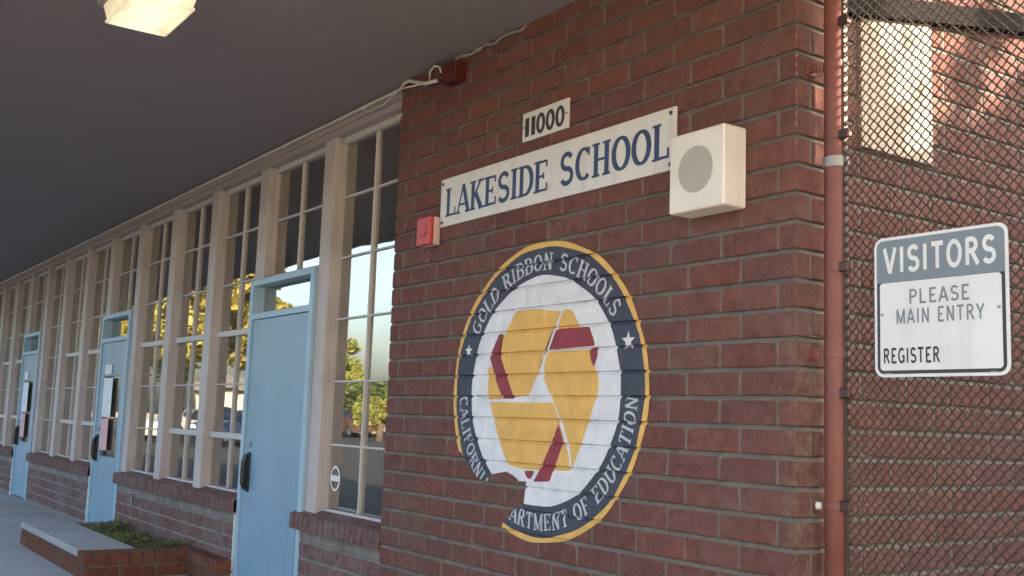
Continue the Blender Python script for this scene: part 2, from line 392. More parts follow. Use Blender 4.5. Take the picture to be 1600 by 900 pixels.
def brick_mesh(L, H=PITCH_Z - JT, D=.05, jit=.0017, c=.0035):
    """one brick: uneven outline, chamfered arris; origin at its lower left front corner, depth along +y"""
    j = lambda: random.uniform(-jit, jit)
    o = [(0, 0), (L * .33, 0), (L * .7, 0), (L, 0), (L, H * .5), (L, H), (L * .66, H), (L * .3, H), (0, H), (0, H * .5)]
    o = [(x + j(), z + j()) for x, z in o]
    if random.random() < .4:
        k_ = random.choice((0, 3, 5, 8)); dx, dz = random.uniform(.003, .009), random.uniform(.002, .007)
        o[k_] = (o[k_][0] + (dx if k_ in (0, 8) else -dx), o[k_][1] + (dz if k_ in (0, 3) else -dz))
    inn = [(x + (c if x < L * .1 else -c if x > L * .9 else 0), z + (c if z < H * .1 else -c if z > H * .9 else 0)) for x, z in o]
    n = len(o)
    vs = [(x, j() * .3, z) for x, z in inn] + [(x, c, z) for x, z in o] + [(x, D, z) for x, z in o]
    fs = [tuple(range(n))] + [(i, n + i, n + (i + 1) % n, (i + 1) % n) for i in range(n)] + [(n + i, 2 * n + i, 2 * n + (i + 1) % n, n + (i + 1) % n) for i in range(n)]
    return vs, fs
def box_brick(x0, x1, y0, y1, z0, z1):
    mb = MB().bbox(x0, x1, y0, y1, z0, z1, .003)
    mb.v = [tuple(q + random.uniform(-.0007, .0007) for q in p) for p in mb.v]
    return mb.v, mb.f

BRICKS = []          # dict(vs, fs, loc, rot, wall, key, area)
def put_brick(wall, face, u, z, L, proud=0.0, mat='brick', key=None, geo=None):
    """face 'f': front, plane y=proud, u = x of left end; face 'e': end wall x=0, u = y of near end"""
    BRICKS.append(dict(wall=wall, face=face, u=u, z=z, L=L, proud=proud, mat=mat, key=key, geo=geo))

def course_range(z0, z1):
    k0 = math.ceil((z0 - Z0) / PITCH_Z - 1e-6); k1 = math.floor((z1 - Z0) / PITCH_Z + 1e-6)
    return range(k0, k1)
def mortar_strip(mb, u0, u1, z0, z1, pt):
    """mortar sheet with raked, sloping bed joints; pt(u, depth, z) -> point"""
    prof = [(.004, z0)]
    for k in course_range(z0 - .2, z1 + .2):
        zt = Z0 + k * PITCH_Z; zb = zt - JT
        for d, z in ((.003, zb - .0005), (.0015, zb), (.0125, zt - .001), (.003, zt + .001)):
            if z0 < z < z1: prof.append((d, z))
    prof.append((.004, z1)); n = len(prof)
    mb.add([pt(u, d, z) for u in (u0, u1) for d, z in prof], [(i, i + 1, n + i + 1, n + i) for i in range(n - 1)])
    return mb

# tall front wall and the end wall round the corner
END_Y = 10.0
mb = MB()
mortar_strip(mb, XE, 0, 0.0, WALL_TOP, lambda u, d, z: (u, d, z))
mortar_strip(mb, 0.004, END_Y, 0.0, WALL_TOP, lambda u, d, z: (-d, u, z))
mb.box(XE, -.03, .03, END_Y, 0, WALL_TOP)
wall = mb.obj('wall', 'mortar', bld)
wall['label'] = 'tall red brick wall with school sign and painted seal'
for k in course_range(0.0, WALL_TOP):
    z = Z0 + k * PITCH_Z; A = (k % 2 == 0); first = .2523 if A else BW
    dep = BW if A else .2523
    h = PITCH_Z - JT
    BRICKS.append(dict(wall=wall, face='c', u=0, z=z, L=first, proud=0, mat='brick', key=None,
                       geo=box_brick(-first + .006, 0, 0, dep - .006, z, z + h)))
    x = -first
    while x > XE + .02:
        L = min(BL, x - XE)
        if L > .03:
            full = L > BL - .001
            put_brick(wall, 'f', x - L + (.005 if full else -random.uniform(0, .004)), z, (L - .010) if full else L - .006, random.uniform(-.0008, .0008), key='full' if full else None)
        x -= BL
    y = dep
    while y < 6:
        put_brick(wall, 'e', y + .005, z, BL - .010, random.uniform(-.001, .001), key='full'); y += BL

# low walls under the windows
P0, PER, PW = -4.10, 1.068, .20             # post rhythm
NB = 16
LP = [P0 - PER * k for k in range(NB + 1)]   # left edge of each post
PL = [x + (.09 if i == 0 else .035) for i, x in enumerate(LP)]      # the posts' own left faces
DOORS = (1, 5, 9, 13)
POST_Y, GLASS_Y, LOWW_Y = .05, .13, .03
SILL_B = .572
segs = [(P0, XE)]
starts = [1] + [d for d in DOORS[1:]] + [NB]
for a, b in zip(DOORS, list(DOORS[1:]) + [NB]):
    segs.append((LP[b - 1] if b != NB else LP[NB], LP[a] + .04))
for si, (x0, x1) in enumerate(segs):
    mb = MB(); mortar_strip(mb, x0, x1 - .003, 0.0, SILL_B, lambda u, d, z: (u, LOWW_Y + d, z)); mb.box(x0 + .002, x1 - .004, LOWW_Y + .02, .28, 0, SILL_B - .002)
    lw = mb.obj('low_wall', 'mortar_low', bld)
    for k in course_range(-.1, SILL_B + .05):
        z = Z0 + k * PITCH_Z
        if z < 0 or z + PITCH_Z > SILL_B + .03: continue
        x = x1 - (.13 if k % 2 else .0) - .002
        if k % 2: put_brick(lw, 'f', x1 - .13 + .006, z, .118, LOWW_Y, 'brick_low')
        while x - x0 > .04:
            L = min(BL, x - x0)
            put_brick(lw, 'f', x - L + .006, z, L - .012, LOWW_Y + random.uniform(-.001, .001), 'brick_low', key='full' if L > BL - .001 else None); x -= BL
    # brick sill laid on edge, sloping outwards
    sl = MB().prism([(.004, SILL_B + .005), (.30, SILL_B + .005), (.30, SILL_B + .128), (.13, SILL_B + .128), (.006, SILL_B + .088)], 'x', x0 + .002, x1 - .004).obj('sill', 'mortar', bld)
    x = x1 - .004; rest = MB(); n = 0
    while x - x0 > .05:
        b = MB().prism([(-.006, SILL_B), (.2, SILL_B), (.2, SILL_B + .136 + .018), (.129, SILL_B + .136), (-.004, SILL_B + .094)], 'x', x - .062, x)
        jx = random.uniform(-.0025, .0025)
        b.v = [(p[0], p[1] + jx, p[2] + jx * .4) for p in b.v]
        if si == 0: b.obj('brick', 'brick_low', sl)
        else: rest.add(b.v, b.f)
        x -= .0725
    if rest.v: stuff(rest.obj('brick_course', 'brick_low', sl))

# rank the bricks by their size in the photograph: the 300 largest are objects, the rest one mesh for each wall
def brick_area(b):
    h = PITCH_Z - JT
    if b['face'] == 'e': q = [(0, b['u'] + i * b['L'], b['z'] + j * h) for i in (0, 1) for j in (0, 1)]
    elif b['face'] == 'c': q = [(-b['L'] * i, 0, b['z'] + j * h) for i in (0, 1) for j in (0, 1)]
    else: q = [(b['u'] + i * b['L'], b['proud'], b['z'] + j * h) for i in (0, 1) for j in (0, 1)]
    ps = [pix(p) for p in q]
    if any(p is None for p in ps): return 0
    x0, x1 = max(0, min(p[0] for p in ps)), min(1600, max(p[0] for p in ps))
    y0, y1 = max(0, min(p[1] for p in ps)), min(900, max(p[1] for p in ps))
    if b['face'] == 'e' and .3 < b['u']: return 0.5 * max(0, x1 - x0) * max(0, y1 - y0)     # behind the fence
    return max(0, x1 - x0) * max(0, y1 - y0)
BRICKS.sort(key=brick_area, reverse=True)
shared = {}
for nm in ('brick', 'brick_low'):
    shared[nm] = []
    for i in range(24):
        m = MB(); m.add(*brick_mesh(BL - .010)); shared[nm].append(m.mesh('brick', nm))
restm = {}
for i, b in enumerate(BRICKS):
    rot = R(90) if b['face'] == 'e' else 0
    loc = {'f': (b['u'], b['proud'], b['z']), 'e': (-b['proud'], b['u'], b['z']), 'c': (0, 0, 0)}[b['face']]
    if i < 300 and brick_area(b) > 0:
        if b['geo']: me = MB().add(*b['geo']).mesh('brick', b['mat'])
        elif b['key']: me = random.choice(shared[b['mat']])
        else: me = MB().add(*brick_mesh(b['L'])).mesh('brick', b['mat'])
        link('brick', me, b['wall'], loc, (0, 0, rot) if rot else None)
    else:
        vs, fs = b['geo'] or brick_mesh(b['L'])
        if rot: vs = [(-y, x, z) for x, y, z in vs]
        restm.setdefault((b['wall'].name, b['mat']), (b['wall'], MB()))[1].add([(p[0] + loc[0], p[1] + loc[1], p[2] + loc[2]) for p in vs], fs)
for (wn, mt), (wl, m) in restm.items(): stuff(m.obj('brick_courses', mt, wl))

# posts, windows, doors
for k in range(NB + 1):
    x0 = PL[k]; x1 = LP[k] + (.25 if k == 0 else PW)
    zb = 2.272 if k in DOORS else SILL_B + .1
    p = MB().bbox(x0, x1, POST_Y, .26, zb, 3.115, .004)
    p.bbox(x1 - .001, x1 + .016, GLASS_Y - .035, GLASS_Y + .03, zb + .03, 3.075, .002)
    p.obj('post', 'post', bld)
ROW0, ROWP = .714, .3995
pane_cache = {}
def pane_mesh(wd, ht):
    key = (round(wd, 3), round(ht, 3))
    if key not in pane_cache:
        pane_cache[key] = MB().box(-wd / 2, wd / 2, -.0015, .0015, -ht / 2, ht / 2).mesh('pane', 'glass')
    return pane_cache[key]
def window(k, xl, xr, row_from, thick_rows=()):
    wn = link('window', None, bld, ((xl + xr) / 2, GLASS_Y, ROW0 + row_from * ROWP))
    z0 = 2.30 if row_from else ROW0; z1 = 3.075
    ox, oy, oz = wn.location
    fr = MB()
    sb = .04
    fr.bbox(xl - ox, xr - ox, -.028, .03, z0 - sb - oz, z0 - oz, .003)                     # bottom rail
    fr.bbox(xl - ox, xr - ox, -.028, .03, z1 - oz, z1 + .04 - oz, .003)                    # head
    fr.bbox(xr - .02 - ox, xr - ox, -.028, .03, z0 - oz, z1 - oz, .003)
    fr.obj('frame', 'bar', wn)
    xm = (xl + xr) / 2 - .02
    rows = [ROW0 + ROWP * r for r in range(7)]; rows[6] = z1; rows = [r for r in rows if r > z0 + .1]
    edges = [z0] + rows
    MB().bbox(xm - .0085 - ox, xm + .0085 - ox, -.020, .012, z0 - oz, z1 - oz, .003).obj('glazing_bar', 'bar', wn)
    for i, z in enumerate(edges[1:-1]):
        r = round((z - ROW0) / ROWP); t = .022 if r in thick_rows else .006
        MB().bbox(xl - ox, xr - .02 - ox, -.030 if t > .01 else -.016, .010, z - t - oz, z + t - oz, .002).obj('glazing_bar', 'bar', wn)
    for a, b2 in zip(edges[:-1], edges[1:]):
        for (u0, u1) in ((xl + .003, xm - .011), (xm + .011, xr - .02)):
            link('pane', pane_mesh(u1 - u0, b2 - a - .012), wn, ((u0 + u1) / 2 - ox, .002, (a + b2) / 2 - oz),
                 (R(random.uniform(-.22, .22)), 0, R(random.uniform(-.22, .22))))
    return wn
for k in range(NB):
    xl = LP[k] + (.25 if k == 0 else PW) + .016
    xr = PL[k - 1] if k else -2.9
    if k in DOORS:
        window(k, xl, xr, 4)
    else:
        window(k, xl, xr, 0, (3, 1) if k in (2, 3, 6, 7, 10, 11) else ((3,) if k == 4 else ()))

def door(k, notices=False):
    x0, x1 = LP[k] + .035, PL[k - 1] - .002
    d = link('door', None, bld, (x0, POST_Y, .06))
    ox, oy, oz = d.location
    def b(m, a, b2, c, e, f, h, ch=.003): m.bbox(a - ox, b2 - ox, c - oy, e - oy, f - oz, h - oz, ch)
    j = .055; yf, yb = .022, .15
    fr = MB(); b(fr, x0, x0 + j, yf, yb, .05, 2.27); b(fr, x1 - j, x1, yf, yb, .05, 2.27)
    b(fr, x0 + j, x1 - j, yf + .002, yb, 2.225, 2.269); b(fr, x0 + j, x1 - j, yf + .002, yb, 1.975, 2.02)
    b(fr, x0 + j, x1 - j, .095, .15, .05, .075)
    fr.obj('frame', 'frame_blue', d)
    link('transom_pane', pane_mesh(x1 - x0 - 2 * j, .205), d, ((x0 + x1) / 2 - ox, .115 - oy, 2.1225 - oz), (R(.1), 0, R(-.1)))
    lf = MB()
    if not notices:
        b(lf, x0 + j + .003, x1 - j - .003, .038, .082, .078, 1.972)
        lf.obj('leaf', 'door', d)
    else:                                                   # glazed leaf: stiles, rails and one tall pane
        a, e = x0 + j + .003, x1 - j - .003
        b(lf, a, a + .16, .038, .082, .078, 1.972); b(lf, e - .16, e, .038, .082, .078, 1.972)
        b(lf, a + .16, e - .16, .039, .081, .078, .80); b(lf, a + .16, e - .16, .039, .081, 1.62, 1.971)
        lf.obj('leaf', 'door', d)
        link('pane', pane_mesh(e - a - .32, .82), d, ((a + e) / 2 - ox, .06 - oy, 1.21 - oz), (0, 0, R(.2)))
        n = MB(); b(n, a + .19, a + .53, .030, .032, 1.20, 1.60, .0005); n.obj('notice', 'paper', d)
        n = MB(); b(n, a + .20, a + .48, .030, .032, .86, 1.18, .0005); n.obj('notice', 'paper_red', d)
        n = MB(); b(n, a + .20, a + .46, .030, .032, 1.64, 1.74, .0005); n.obj('notice', 'paper', d)
    e = MB(); b(e, x1 - j - .010, x1 - j - .001, .034, .0375, .09, 1.95, .0008); e.obj('edge_strip', 'chip', d)
    e = MB(); zz = .06
    while zz < .53:                                          # peeling white strip on the outer jamb, in broken lengths
        l = random.uniform(.05, .13); o = random.uniform(-.004, .004); b(e, x0 - .014 + o, x0 - .001, .016, .024, zz, zz + l, .001); zz += l + random.uniform(0, .02)
    e.obj('peeling_strip', 'chip', d)
    hx = x0 + j + .105
    h = MB(); pts = []
    hy = .038
    for s, z in ((0, .765), (1, .765), (2, .80), (2, .95), (1, .985), (0, .985)):
        pts.append((hx - ox, hy - oy - (0, .030, .045)[s], z - oz))
    h.tube(pts, .017, 10)
    b(h, hx - .024, hx + .024, hy - .014, hy, .735, 1.015, .004)
    b(h, hx - .010, hx + .010, hy - .040, hy - .012, .775, .975, .003)
    h.obj('handle', 'black', d)
    lk = MB(); lk.tube([(hx + .005 - ox, hy - oy, 1.07 - oz), (hx + .005 - ox, hy - .012 - oy, 1.07 - oz)], .018, 14); lk.obj('lock', 'zinc', d)
    hg = MB()
    for z in (.25, 1.05, 1.82): hg.tube([(x1 - j + .002 - ox, .03 - oy, z - oz), (x1 - j + .002 - ox, .03 - oy, z + .1 - oz)], .007, 8)
    hg.obj('hinge', 'frame_blue', d)
    return d
for k in DOORS: door(k, notices=(k != 1))

# head boards and soffit
xL = LP[NB]
hb = MB(); hb.box(xL, XE, .018, .30, 3.155, SOF - .002); hb.obj('head_board', 'head', bld)
hb = MB(); hb.box(xL, XE, .040, .29, 3.112, 3.157); hb.obj('head_board', 'head', bld)
OVER = 2.16
so = MB(); so.box(xL - 1, 1.6, -OVER, -.002, SOF, SOF + .05); so.box(xL - 1, XE, 0.0, .35, SOF, SOF + .30)  # runs on past the corner, unseen, added to darken the wall top
so.obj('soffit', 'soffit', bld)
MB().box(xL - 1, 1.62, -OVER - .05, -OVER - .001, SOF - .03, SOF + .34).obj('fascia', 'head', bld)
MB().box(xL - 1, 1.6, -OVER + .01, -.002, SOF + .055, SOF + .30).obj('canopy_deck', 'roof', bld)
MB().box(xL - 1, .20, .31, END_Y, SOF + .30, WALL_TOP + .1).obj('roof', 'roof', bld)
rm = MB(); rm.box(xL, XE + .002, 6.0, 6.1, 0, SOF); rm.box(xL, XE, .3, 6.0, -.02, .03); rm.box(xL, XE, .36, 6.0, SOF - .12, SOF - .02); rm.box(xL - .1, xL, .05, 6, 0, SOF)
rm.box(xL - 1, xL, -.0, .3, 0, SOF)
rm.obj('room', 'room', bld)
# roller shades at the heads of the windows
for k in range(NB):
    x0 = LP[k] + .26; x1 = LP[k - 1] - .03 if k else -2.92
    MB().tube([(x0, .215, 3.03), (x1, .215, 3.03)], .028, 10).obj('roller_shade', 'near_black', bld)

# cream panel and near-black band standing in for eave shadow on the end wall
pn = MB().prism([(.345, 2.345), (.785, 2.345), (.785, 2.914), (.345, 2.832)], 'x', -.02, .014).obj('wall_panel', 'stucco', bld)
MB().prism([(.22, 2.812), (2.4, 3.215), (2.4, 3.295), (.22, 2.892)], 'x', -.02, .045).obj('eave_shadow_band', 'near_black', bld)
# sealant along the soffit joint of the tall wall
pts = []; rs = []
for i in range(26):
    x = -2.38 + i * .03; pts.append((x, -.012, SOF - .012 - .012 * math.sin(i * .9) * random.random())); rs.append(.006 + .011 * random.random() * (1 if 3 < i < 15 else .25))
MB().tube(pts, rs, 7).obj('sealant', 'caulk', bld, True)
# brick-sized vent plate in the low wall
v = link('wall_vent', None, bld, (-7.86, LOWW_Y, .40))
MB().bbox(-.075, .075, -.012, 0, 0, .12, .003).obj('frame', 'concrete', v)
for i in range(4): MB().box(-.06, .06, -.018, -.0125, .014 + i * .026, .030 + i * .026).obj('louvre', 'darkred', v)

# ------------------------------------------------------------------ painted seal on the brick wall
SCX, SCZ, SRX, SRZ = -1.4518, 1.4457, .7266, .6745
seal = thing('painted_seal', 'round navy, gold and white school award seal painted on the brick wall, a piece missing', 'painted seal', (SCX, 0, SCZ))
GAP = [(-2.273, 1.133), (-2.085, 1.141), (-2.047, 1.105), (-1.979, 1.05), (-1.91, 1.02), (-1.848, 1.009), (-1.812, 1.047), (-1.759, 1.057), (-1.686, 1.067), (-1.629, 1.053), (-1.582, 1.03), (-1.527, 1.033), (-1.546, 0.918), (-1.619, 0.898), (-1.703, 0.829), (-1.75, 0.673), (-2.292, 0.607)]
def inside(p, poly):
    c = False; n = len(poly)
    for i in range(n):
        a, b = poly[i], poly[(i + 1) % n]
        if (a[1] > p[1]) != (b[1] > p[1]) and p[0] < (b[0] - a[0]) * (p[1] - a[1]) / (b[1] - a[1]) + a[0]: c = not c
    return c
JOINTS = [Z0 + k * PITCH_Z for k in range(-9, 9)]
PERP = [(-f - BL * n, p) for f, p in ((.2523, True), (BW, False)) for n in range(1, 9)]
def drape(name, polys, mat, off, parent, gap=True):
    """lay flat outlines on the wall: cut at every bed joint and pushed into it, as paint on brick is"""
    bm = bmesh.new()
    for item in polys:
        poly, extra = item if (isinstance(item, tuple) and isinstance(item[1], float)) else (item, 0.0)
        vs = [bm.verts.new((p[0], -off - extra, p[1])) for p in poly]
        try: bm.faces.new(vs)
        except ValueError: pass
    bmesh.ops.triangulate(bm, faces=[f for f in bm.faces if len(f.verts) > 4])
    def cut(co, no): bmesh.ops.bisect_plane(bm, geom=bm.verts[:] + bm.edges[:] + bm.faces[:], plane_co=co, plane_no=no, dist=1e-6)
    if gap:
        for i in range(len(GAP)):
            a, b = GAP[i], GAP[(i + 1) % len(GAP)]
            cut((a[0], 0, a[1]), (b[1] - a[1], 0, -(b[0] - a[0])))
        dead = [f for f in bm.faces if inside((f.calc_center_median().x, f.calc_center_median().z), GAP)]
        bmesh.ops.delete(bm, geom=dead, context='FACES')
    if not bm.faces: bm.free(); return None
    zs = [v.co.z for v in bm.verts]; zl, zh = min(zs), max(zs)
    for zt in JOINTS:
        for z in (zt, zt - .0014, zt - JT):
            if zl < z < zh: cut((0, 0, z), (0, 0, 1))
    xs = [v.co.x for v in bm.verts]; xl, xh = min(xs), max(xs)
    cols = [j for j in PERP if xl - .01 < j[0] < xh + .01]
    for jx, par in cols:
        for dx in (-.005, 0, .005):
            if xl < jx + dx < xh: cut((jx + dx, 0, 0), (1, 0, 0))
    for v in bm.verts:
        k_ = math.floor((v.co.z - Z0 + 1e-5) / PITCH_Z)
        for jx, par in cols:
            if abs(v.co.x - jx) < .0008 and (k_ % 2 == 0) == par: v.co.y += .0035
    for v in bm.verts:
        for zt in JOINTS:
            if zt - JT < v.co.z < zt - 1e-5:
                d = (v.co.z - (zt - JT)) / (JT - .0014); v.co.y += .0125 * min(1, d)
    # undulation so that edges are not ruler straight
    for v in bm.verts: v.co -= Vector((SCX, 0, SCZ))
    bmesh.ops.recalc_face_normals(bm, faces=bm.faces[:])
    me = bpy.data.meshes.new(name); bm.to_mesh(me); bm.free(); me.materials.append(MAT[mat])
    return link(name, me, parent)
def ell(r, a): return (SCX + SRX * r * math.cos(a), SCZ + SRZ * r * math.sin(a))
def wob(a, s): return 1 + .004 * math.sin(7 * a + s) + .003 * math.sin(17 * a + 2 * s)
NSEG = 96
def ring(r0, r1, s0=0., s1=1.):
    out = []
    for i in range(NSEG):
        a, b = 2 * math.pi * i / NSEG, 2 * math.pi * (i + 1) / NSEG
        out.append([ell(r0 * wob(a, s0), a), ell(r1 * wob(a, s1), a), ell(r1 * wob(b, s1), b), ell(r0 * wob(b, s0), b)])
    return out
OFF = .0024
drape('gold_border', ring(.964, 1.0, 1., 2.), 'gold', OFF, seal)
drape('navy_ring', ring(.768, .9635, 3., 1.), 'navyp', OFF, seal)
drape('white_field', [[ell(0, 0), ell(.7675 * wob(2 * math.pi * i / NSEG, 3.), 2 * math.pi * i / NSEG), ell(.7675 * wob(2 * math.pi * (i + 1) / NSEG, 3.), 2 * math.pi * (i + 1) / NSEG)] for i in range(NSEG)], 'whitep', OFF, seal)
EMB = dict(
    gold=[[(-1.649, 1.816), (-1.485, 1.812), (-1.304, 1.79), (-1.353, 1.72), (-1.413, 1.63), (-1.464, 1.516), (-1.528, 1.419), (-1.649, 1.412), (-1.714, 1.516), (-1.782, 1.625), (-1.745, 1.703)],
          [(-1.283, 1.80), (-1.225, 1.79), (-1.19, 1.744), (-1.172, 1.700), (-1.334, 1.708), (-1.308, 1.763)],
          [(-1.395, 1.616), (-1.09, 1.614), (-1.065, 1.538), (-1.034, 1.49), (-1.036, 1.44), (-1.109, 1.276), (-1.199, 1.103), (-1.212, 1.180), (-1.255, 1.272), (-1.338, 1.386), (-1.418, 1.491), (-1.42, 1.545)],
          [(-1.872, 1.555), (-1.80, 1.56), (-1.69, 1.404), (-1.862, 1.399)],
          [(-1.845, 1.388), (-1.345, 1.387), (-1.306, 1.325), (-1.262, 1.235), (-1.225, 1.165), (-1.212, 1.098), (-1.447, 1.088), (-1.562, 1.086), (-1.677, 1.100), (-1.75, 1.198), (-1.812, 1.32)]],
    maroon=[[(-1.783, 1.715), (-1.745, 1.706), (-1.778, 1.625), (-1.714, 1.516), (-1.642, 1.404), (-1.736, 1.404), (-1.794, 1.482), (-1.86, 1.606)],
            [(-1.336, 1.713), (-1.107, 1.712), (-1.08, 1.666), (-1.064, 1.628), (-1.388, 1.622)],
            [(-1.103, 1.617), (-1.052, 1.623), (-1.045, 1.585), (-1.07, 1.538), (-1.091, 1.57)],
            [(-1.300, 1.296), (-1.262, 1.219), (-1.306, 1.133), (-1.356, 1.043), (-1.474, 1.035), (-1.419, 1.102), (-1.353, 1.204)],
            [(-1.544, 1.080), (-1.468, 1.084), (-1.478, 1.062), (-1.501, 1.042), (-1.531, 1.054)]])
def soften(poly, r=.007):
    out = []
    for i in range(len(poly)):
        a, b = Vector(poly[i]), Vector(poly[(i + 1) % len(poly)]); t = min(.3, r / (b - a).length)
        out += [tuple(a.lerp(b, t)), tuple(a.lerp(b, 1 - t))]
    return out
for kk in EMB: EMB[kk] = [soften(q) for q in EMB[kk]]
for q in EMB['gold']: drape('ribbon', [q], 'gold', OFF + .0007, seal, False)
for q in EMB['maroon']: drape('ribbon_fold', [q], 'maroon', OFF + .0010, seal, False)
def ring_text(txt, a0, a1, rmid, height, top):
    gs = [glyph_quads(c, .17, .07, True) for c in txt]; track = .10
    tot = sum(x[0] for x in gs) + track * (len(gs) - 1); out = []; x = 0
    for wd, qs in gs:
        cxg = x + wd / 2; a = R(a0 + (a1 - a0) * cxg / tot)
        c = Vector(ell(rmid, a)); d = Vector(ell(rmid, a + .01)) - c; tdir = d.normalized()
        if top: tdir = -tdir
        up = Vector((-tdir.y, tdir.x))
        # letter width follows the arc that is there for it
        al = (Vector(ell(rmid, R(a0 + (a1 - a0) * (x + wd) / tot))) - Vector(ell(rmid, R(a0 + (a1 - a0) * x / tot)))).length / wd
        out.append([([tuple(c + tdir * (p[0] - wd / 2) * al + up * (p[1] - .5) * height) for p in q], k * .00006) for q, k in qs])
        x += wd + track
    return out
for lt in ring_text('GOLD RIBBON SCHOOLS', 151, 33, .862, .078, True):
    if lt: drape('letter', lt, 'letterp', OFF + .0008, seal)
for lt in ring_text('CALIFORNIA DEPARTMENT OF EDUCATION', 183, 357, .865, .072, False):
    if lt: drape('letter', lt, 'letterp', OFF + .0008, seal)
for a in (160.7, 19.3):
    c = ell(.872, R(a)); rad = .042 if a < 90 else .034
    st = [(c[0] + rad * (1 if i % 2 == 0 else .40) * math.sin(i * math.pi / 5), c[1] + rad * (1 if i % 2 == 0 else .40) * math.cos(i * math.pi / 5)) for i in range(10)]
    drape('star', [[c, st[i], st[(i + 1) % 10]] for i in range(10)], 'whitep', OFF + .0010, seal)

# ------------------------------------------------------------------ school sign, number plate
sg = thing('school_sign', 'long white board with blue serif letters LAKESIDE SCHOOL on the brick wall', 'sign', (-1.478, 0, 2.305))
ox, oz = -1.478, 2.305
MB().bbox(-2.366 - ox, -.588 - ox, -.015, -.002, 0, .256, .0015).obj('board', 'sign', sg)
q = text_quads('LAKESIDE', -2.312 - ox, -1.418 - ox, 2.353 - oz, 2.503 - oz, .19, .08)
q += text_quads('SCHOOL', -1.330 - ox, -.618 - ox, 2.355 - oz, 2.505 - oz, .19, .08)
lettering('letter', q, -.0158, 'navy', sg)
for x, z in ((-2.345, 2.535), (-2.345, 2.327), (-.612, 2.538), (-.612, 2.327)):
    MB().tube([(x - ox, -.0152, z - oz), (x - ox, -.019, z - oz)], .0085, 10).obj('bolt', 'bolt', sg)
ns = thing('number_plate', 'small white plate with black house number 11000 above the school sign', 'number sign', (-1.46, 0, 2.622))
MB().bbox(-.178, .178, -.012, -.002, 0, .140, .0015).obj('plate', 'sign', ns)
lettering('numeral', text_quads('11', -.158, -.072, .020, .112, .26, .26, False, .10) + text_quads('000', -.066, .150, .020, .112, .20, .20, False, .05), -.0128, 'ink', ns)
for x in (-.165, .165): MB().tube([(x, -.0122, .07), (x, -.0145, .07)], .005, 8).obj('bolt', 'bolt', ns)

# ------------------------------------------------------------------ loudspeaker box
sp = thing('loudspeaker', 'square cream loudspeaker box with round perforated grille beside the school sign', 'speaker', (-.366, 0, 2.095))
bw, bh, bd = .141, .30, .12
MB().bbox(-bw, bw, -bd, -.001, 0, bh, .006).obj('housing', 'spk', sp)
gr = MB(); gr.tube([(0, -bd - .0003, .152), (0, -bd - .003, .152)], .088, 48).obj('grille', 'grille', sp)
ho = MB()
for rI in range(1, 11):
    n = rI * 6
    for i in range(n):
        a = 2 * math.pi * (i + .5 * (rI % 2)) / n; x, z = 0.0083 * rI * math.cos(a), .152 + .0083 * rI * math.sin(a)
        ho.add([(x + .0023 * math.cos(t * 1.0472), -bd - .0034, z + .0023 * math.sin(t * 1.0472)) for t in range(6)], [(0, 1, 2, 3, 4, 5)])
stuff(ho.obj('perforations', 'hole', sp))
for x, z in ((-bw + .02, .02), (bw - .02, .02), (-bw + .02, bh - .02), (bw - .02, bh - .02)):
    MB().tube([(x, -bd - .0003, z), (x, -bd - .003, z)], .005, 8).obj('screw', 'spk', sp)

# ------------------------------------------------------------------ fire alarm, red bell box, conduit
al = thing('fire_alarm', 'small red fire alarm with pale side left of the school sign', 'alarm', (-2.45, 0, 2.215))
MB().bbox(-.070, .070, -.040, -.001, 0, .150, .004).obj('base', 'lens', al)
MB().bbox(-.072, .072, -.066, -.0405, -.002, .152, .006).obj('cover', 'red', al)
MB().bbox(-.030, .030, -.072, -.0662, .045, .105, .003).obj('strobe_lens', 'red', al)
jb = thing('junction_box', 'dark red box under the soffit at the conduit end', 'junction box', (-2.25, 0, 3.045))
MB().bbox(-.065, .065, -.075, -.001, .018, .125, .006).obj('housing', 'darkred', jb)
MB().bbox(-.052, .052, -.083, -.0752, .030, .112, .003).obj('cover', 'darkred', jb)
MB().tube([(-.12, -.05, .075), (-.073, -.05, .075)], .022, 12).obj('connector', 'band', jb)
cn = thing('conduit', 'thin pale conduit running along the window heads under the soffit', 'conduit', (-2.9, 0, 3.198))
pts = [(xL - LP[0] + -1.2 + i * 0, 0.006, .0) for i in range(1)] + [(-14, 0.004, 0), (-8, .004, -.001), (-3, .004, 0), (0.0, .0, .0), (.10, -.028, .008), (.16, -.03, .004), (.36, -.045, -.066), (.50, -.05, -.085)]
MB().tube(pts, .011, 8).obj('tube', 'conduit', cn, True)
MB().tube([(.40, -.04, -.05), (.43, -.055, -.015), (.48, -.06, .0), (.525, -.055, -.015), (.545, -.05, -.06)], .0065, 8).obj('loop', 'conduit', cn, True)
MB().tube([(-.45, .0, -.045), (-.2, .0, -.045), (-.1, -.01, -.03), (.06, -.028, -.018), (.3, -.03, -.05)], .005, 8).obj('cable', 'conduit', cn, True)
for i in range(7): MB().box(-1.6 * i - .5, -1.6 * i - .48, -.007, .018, -.012, .010).obj('clip', 'conduit', cn)

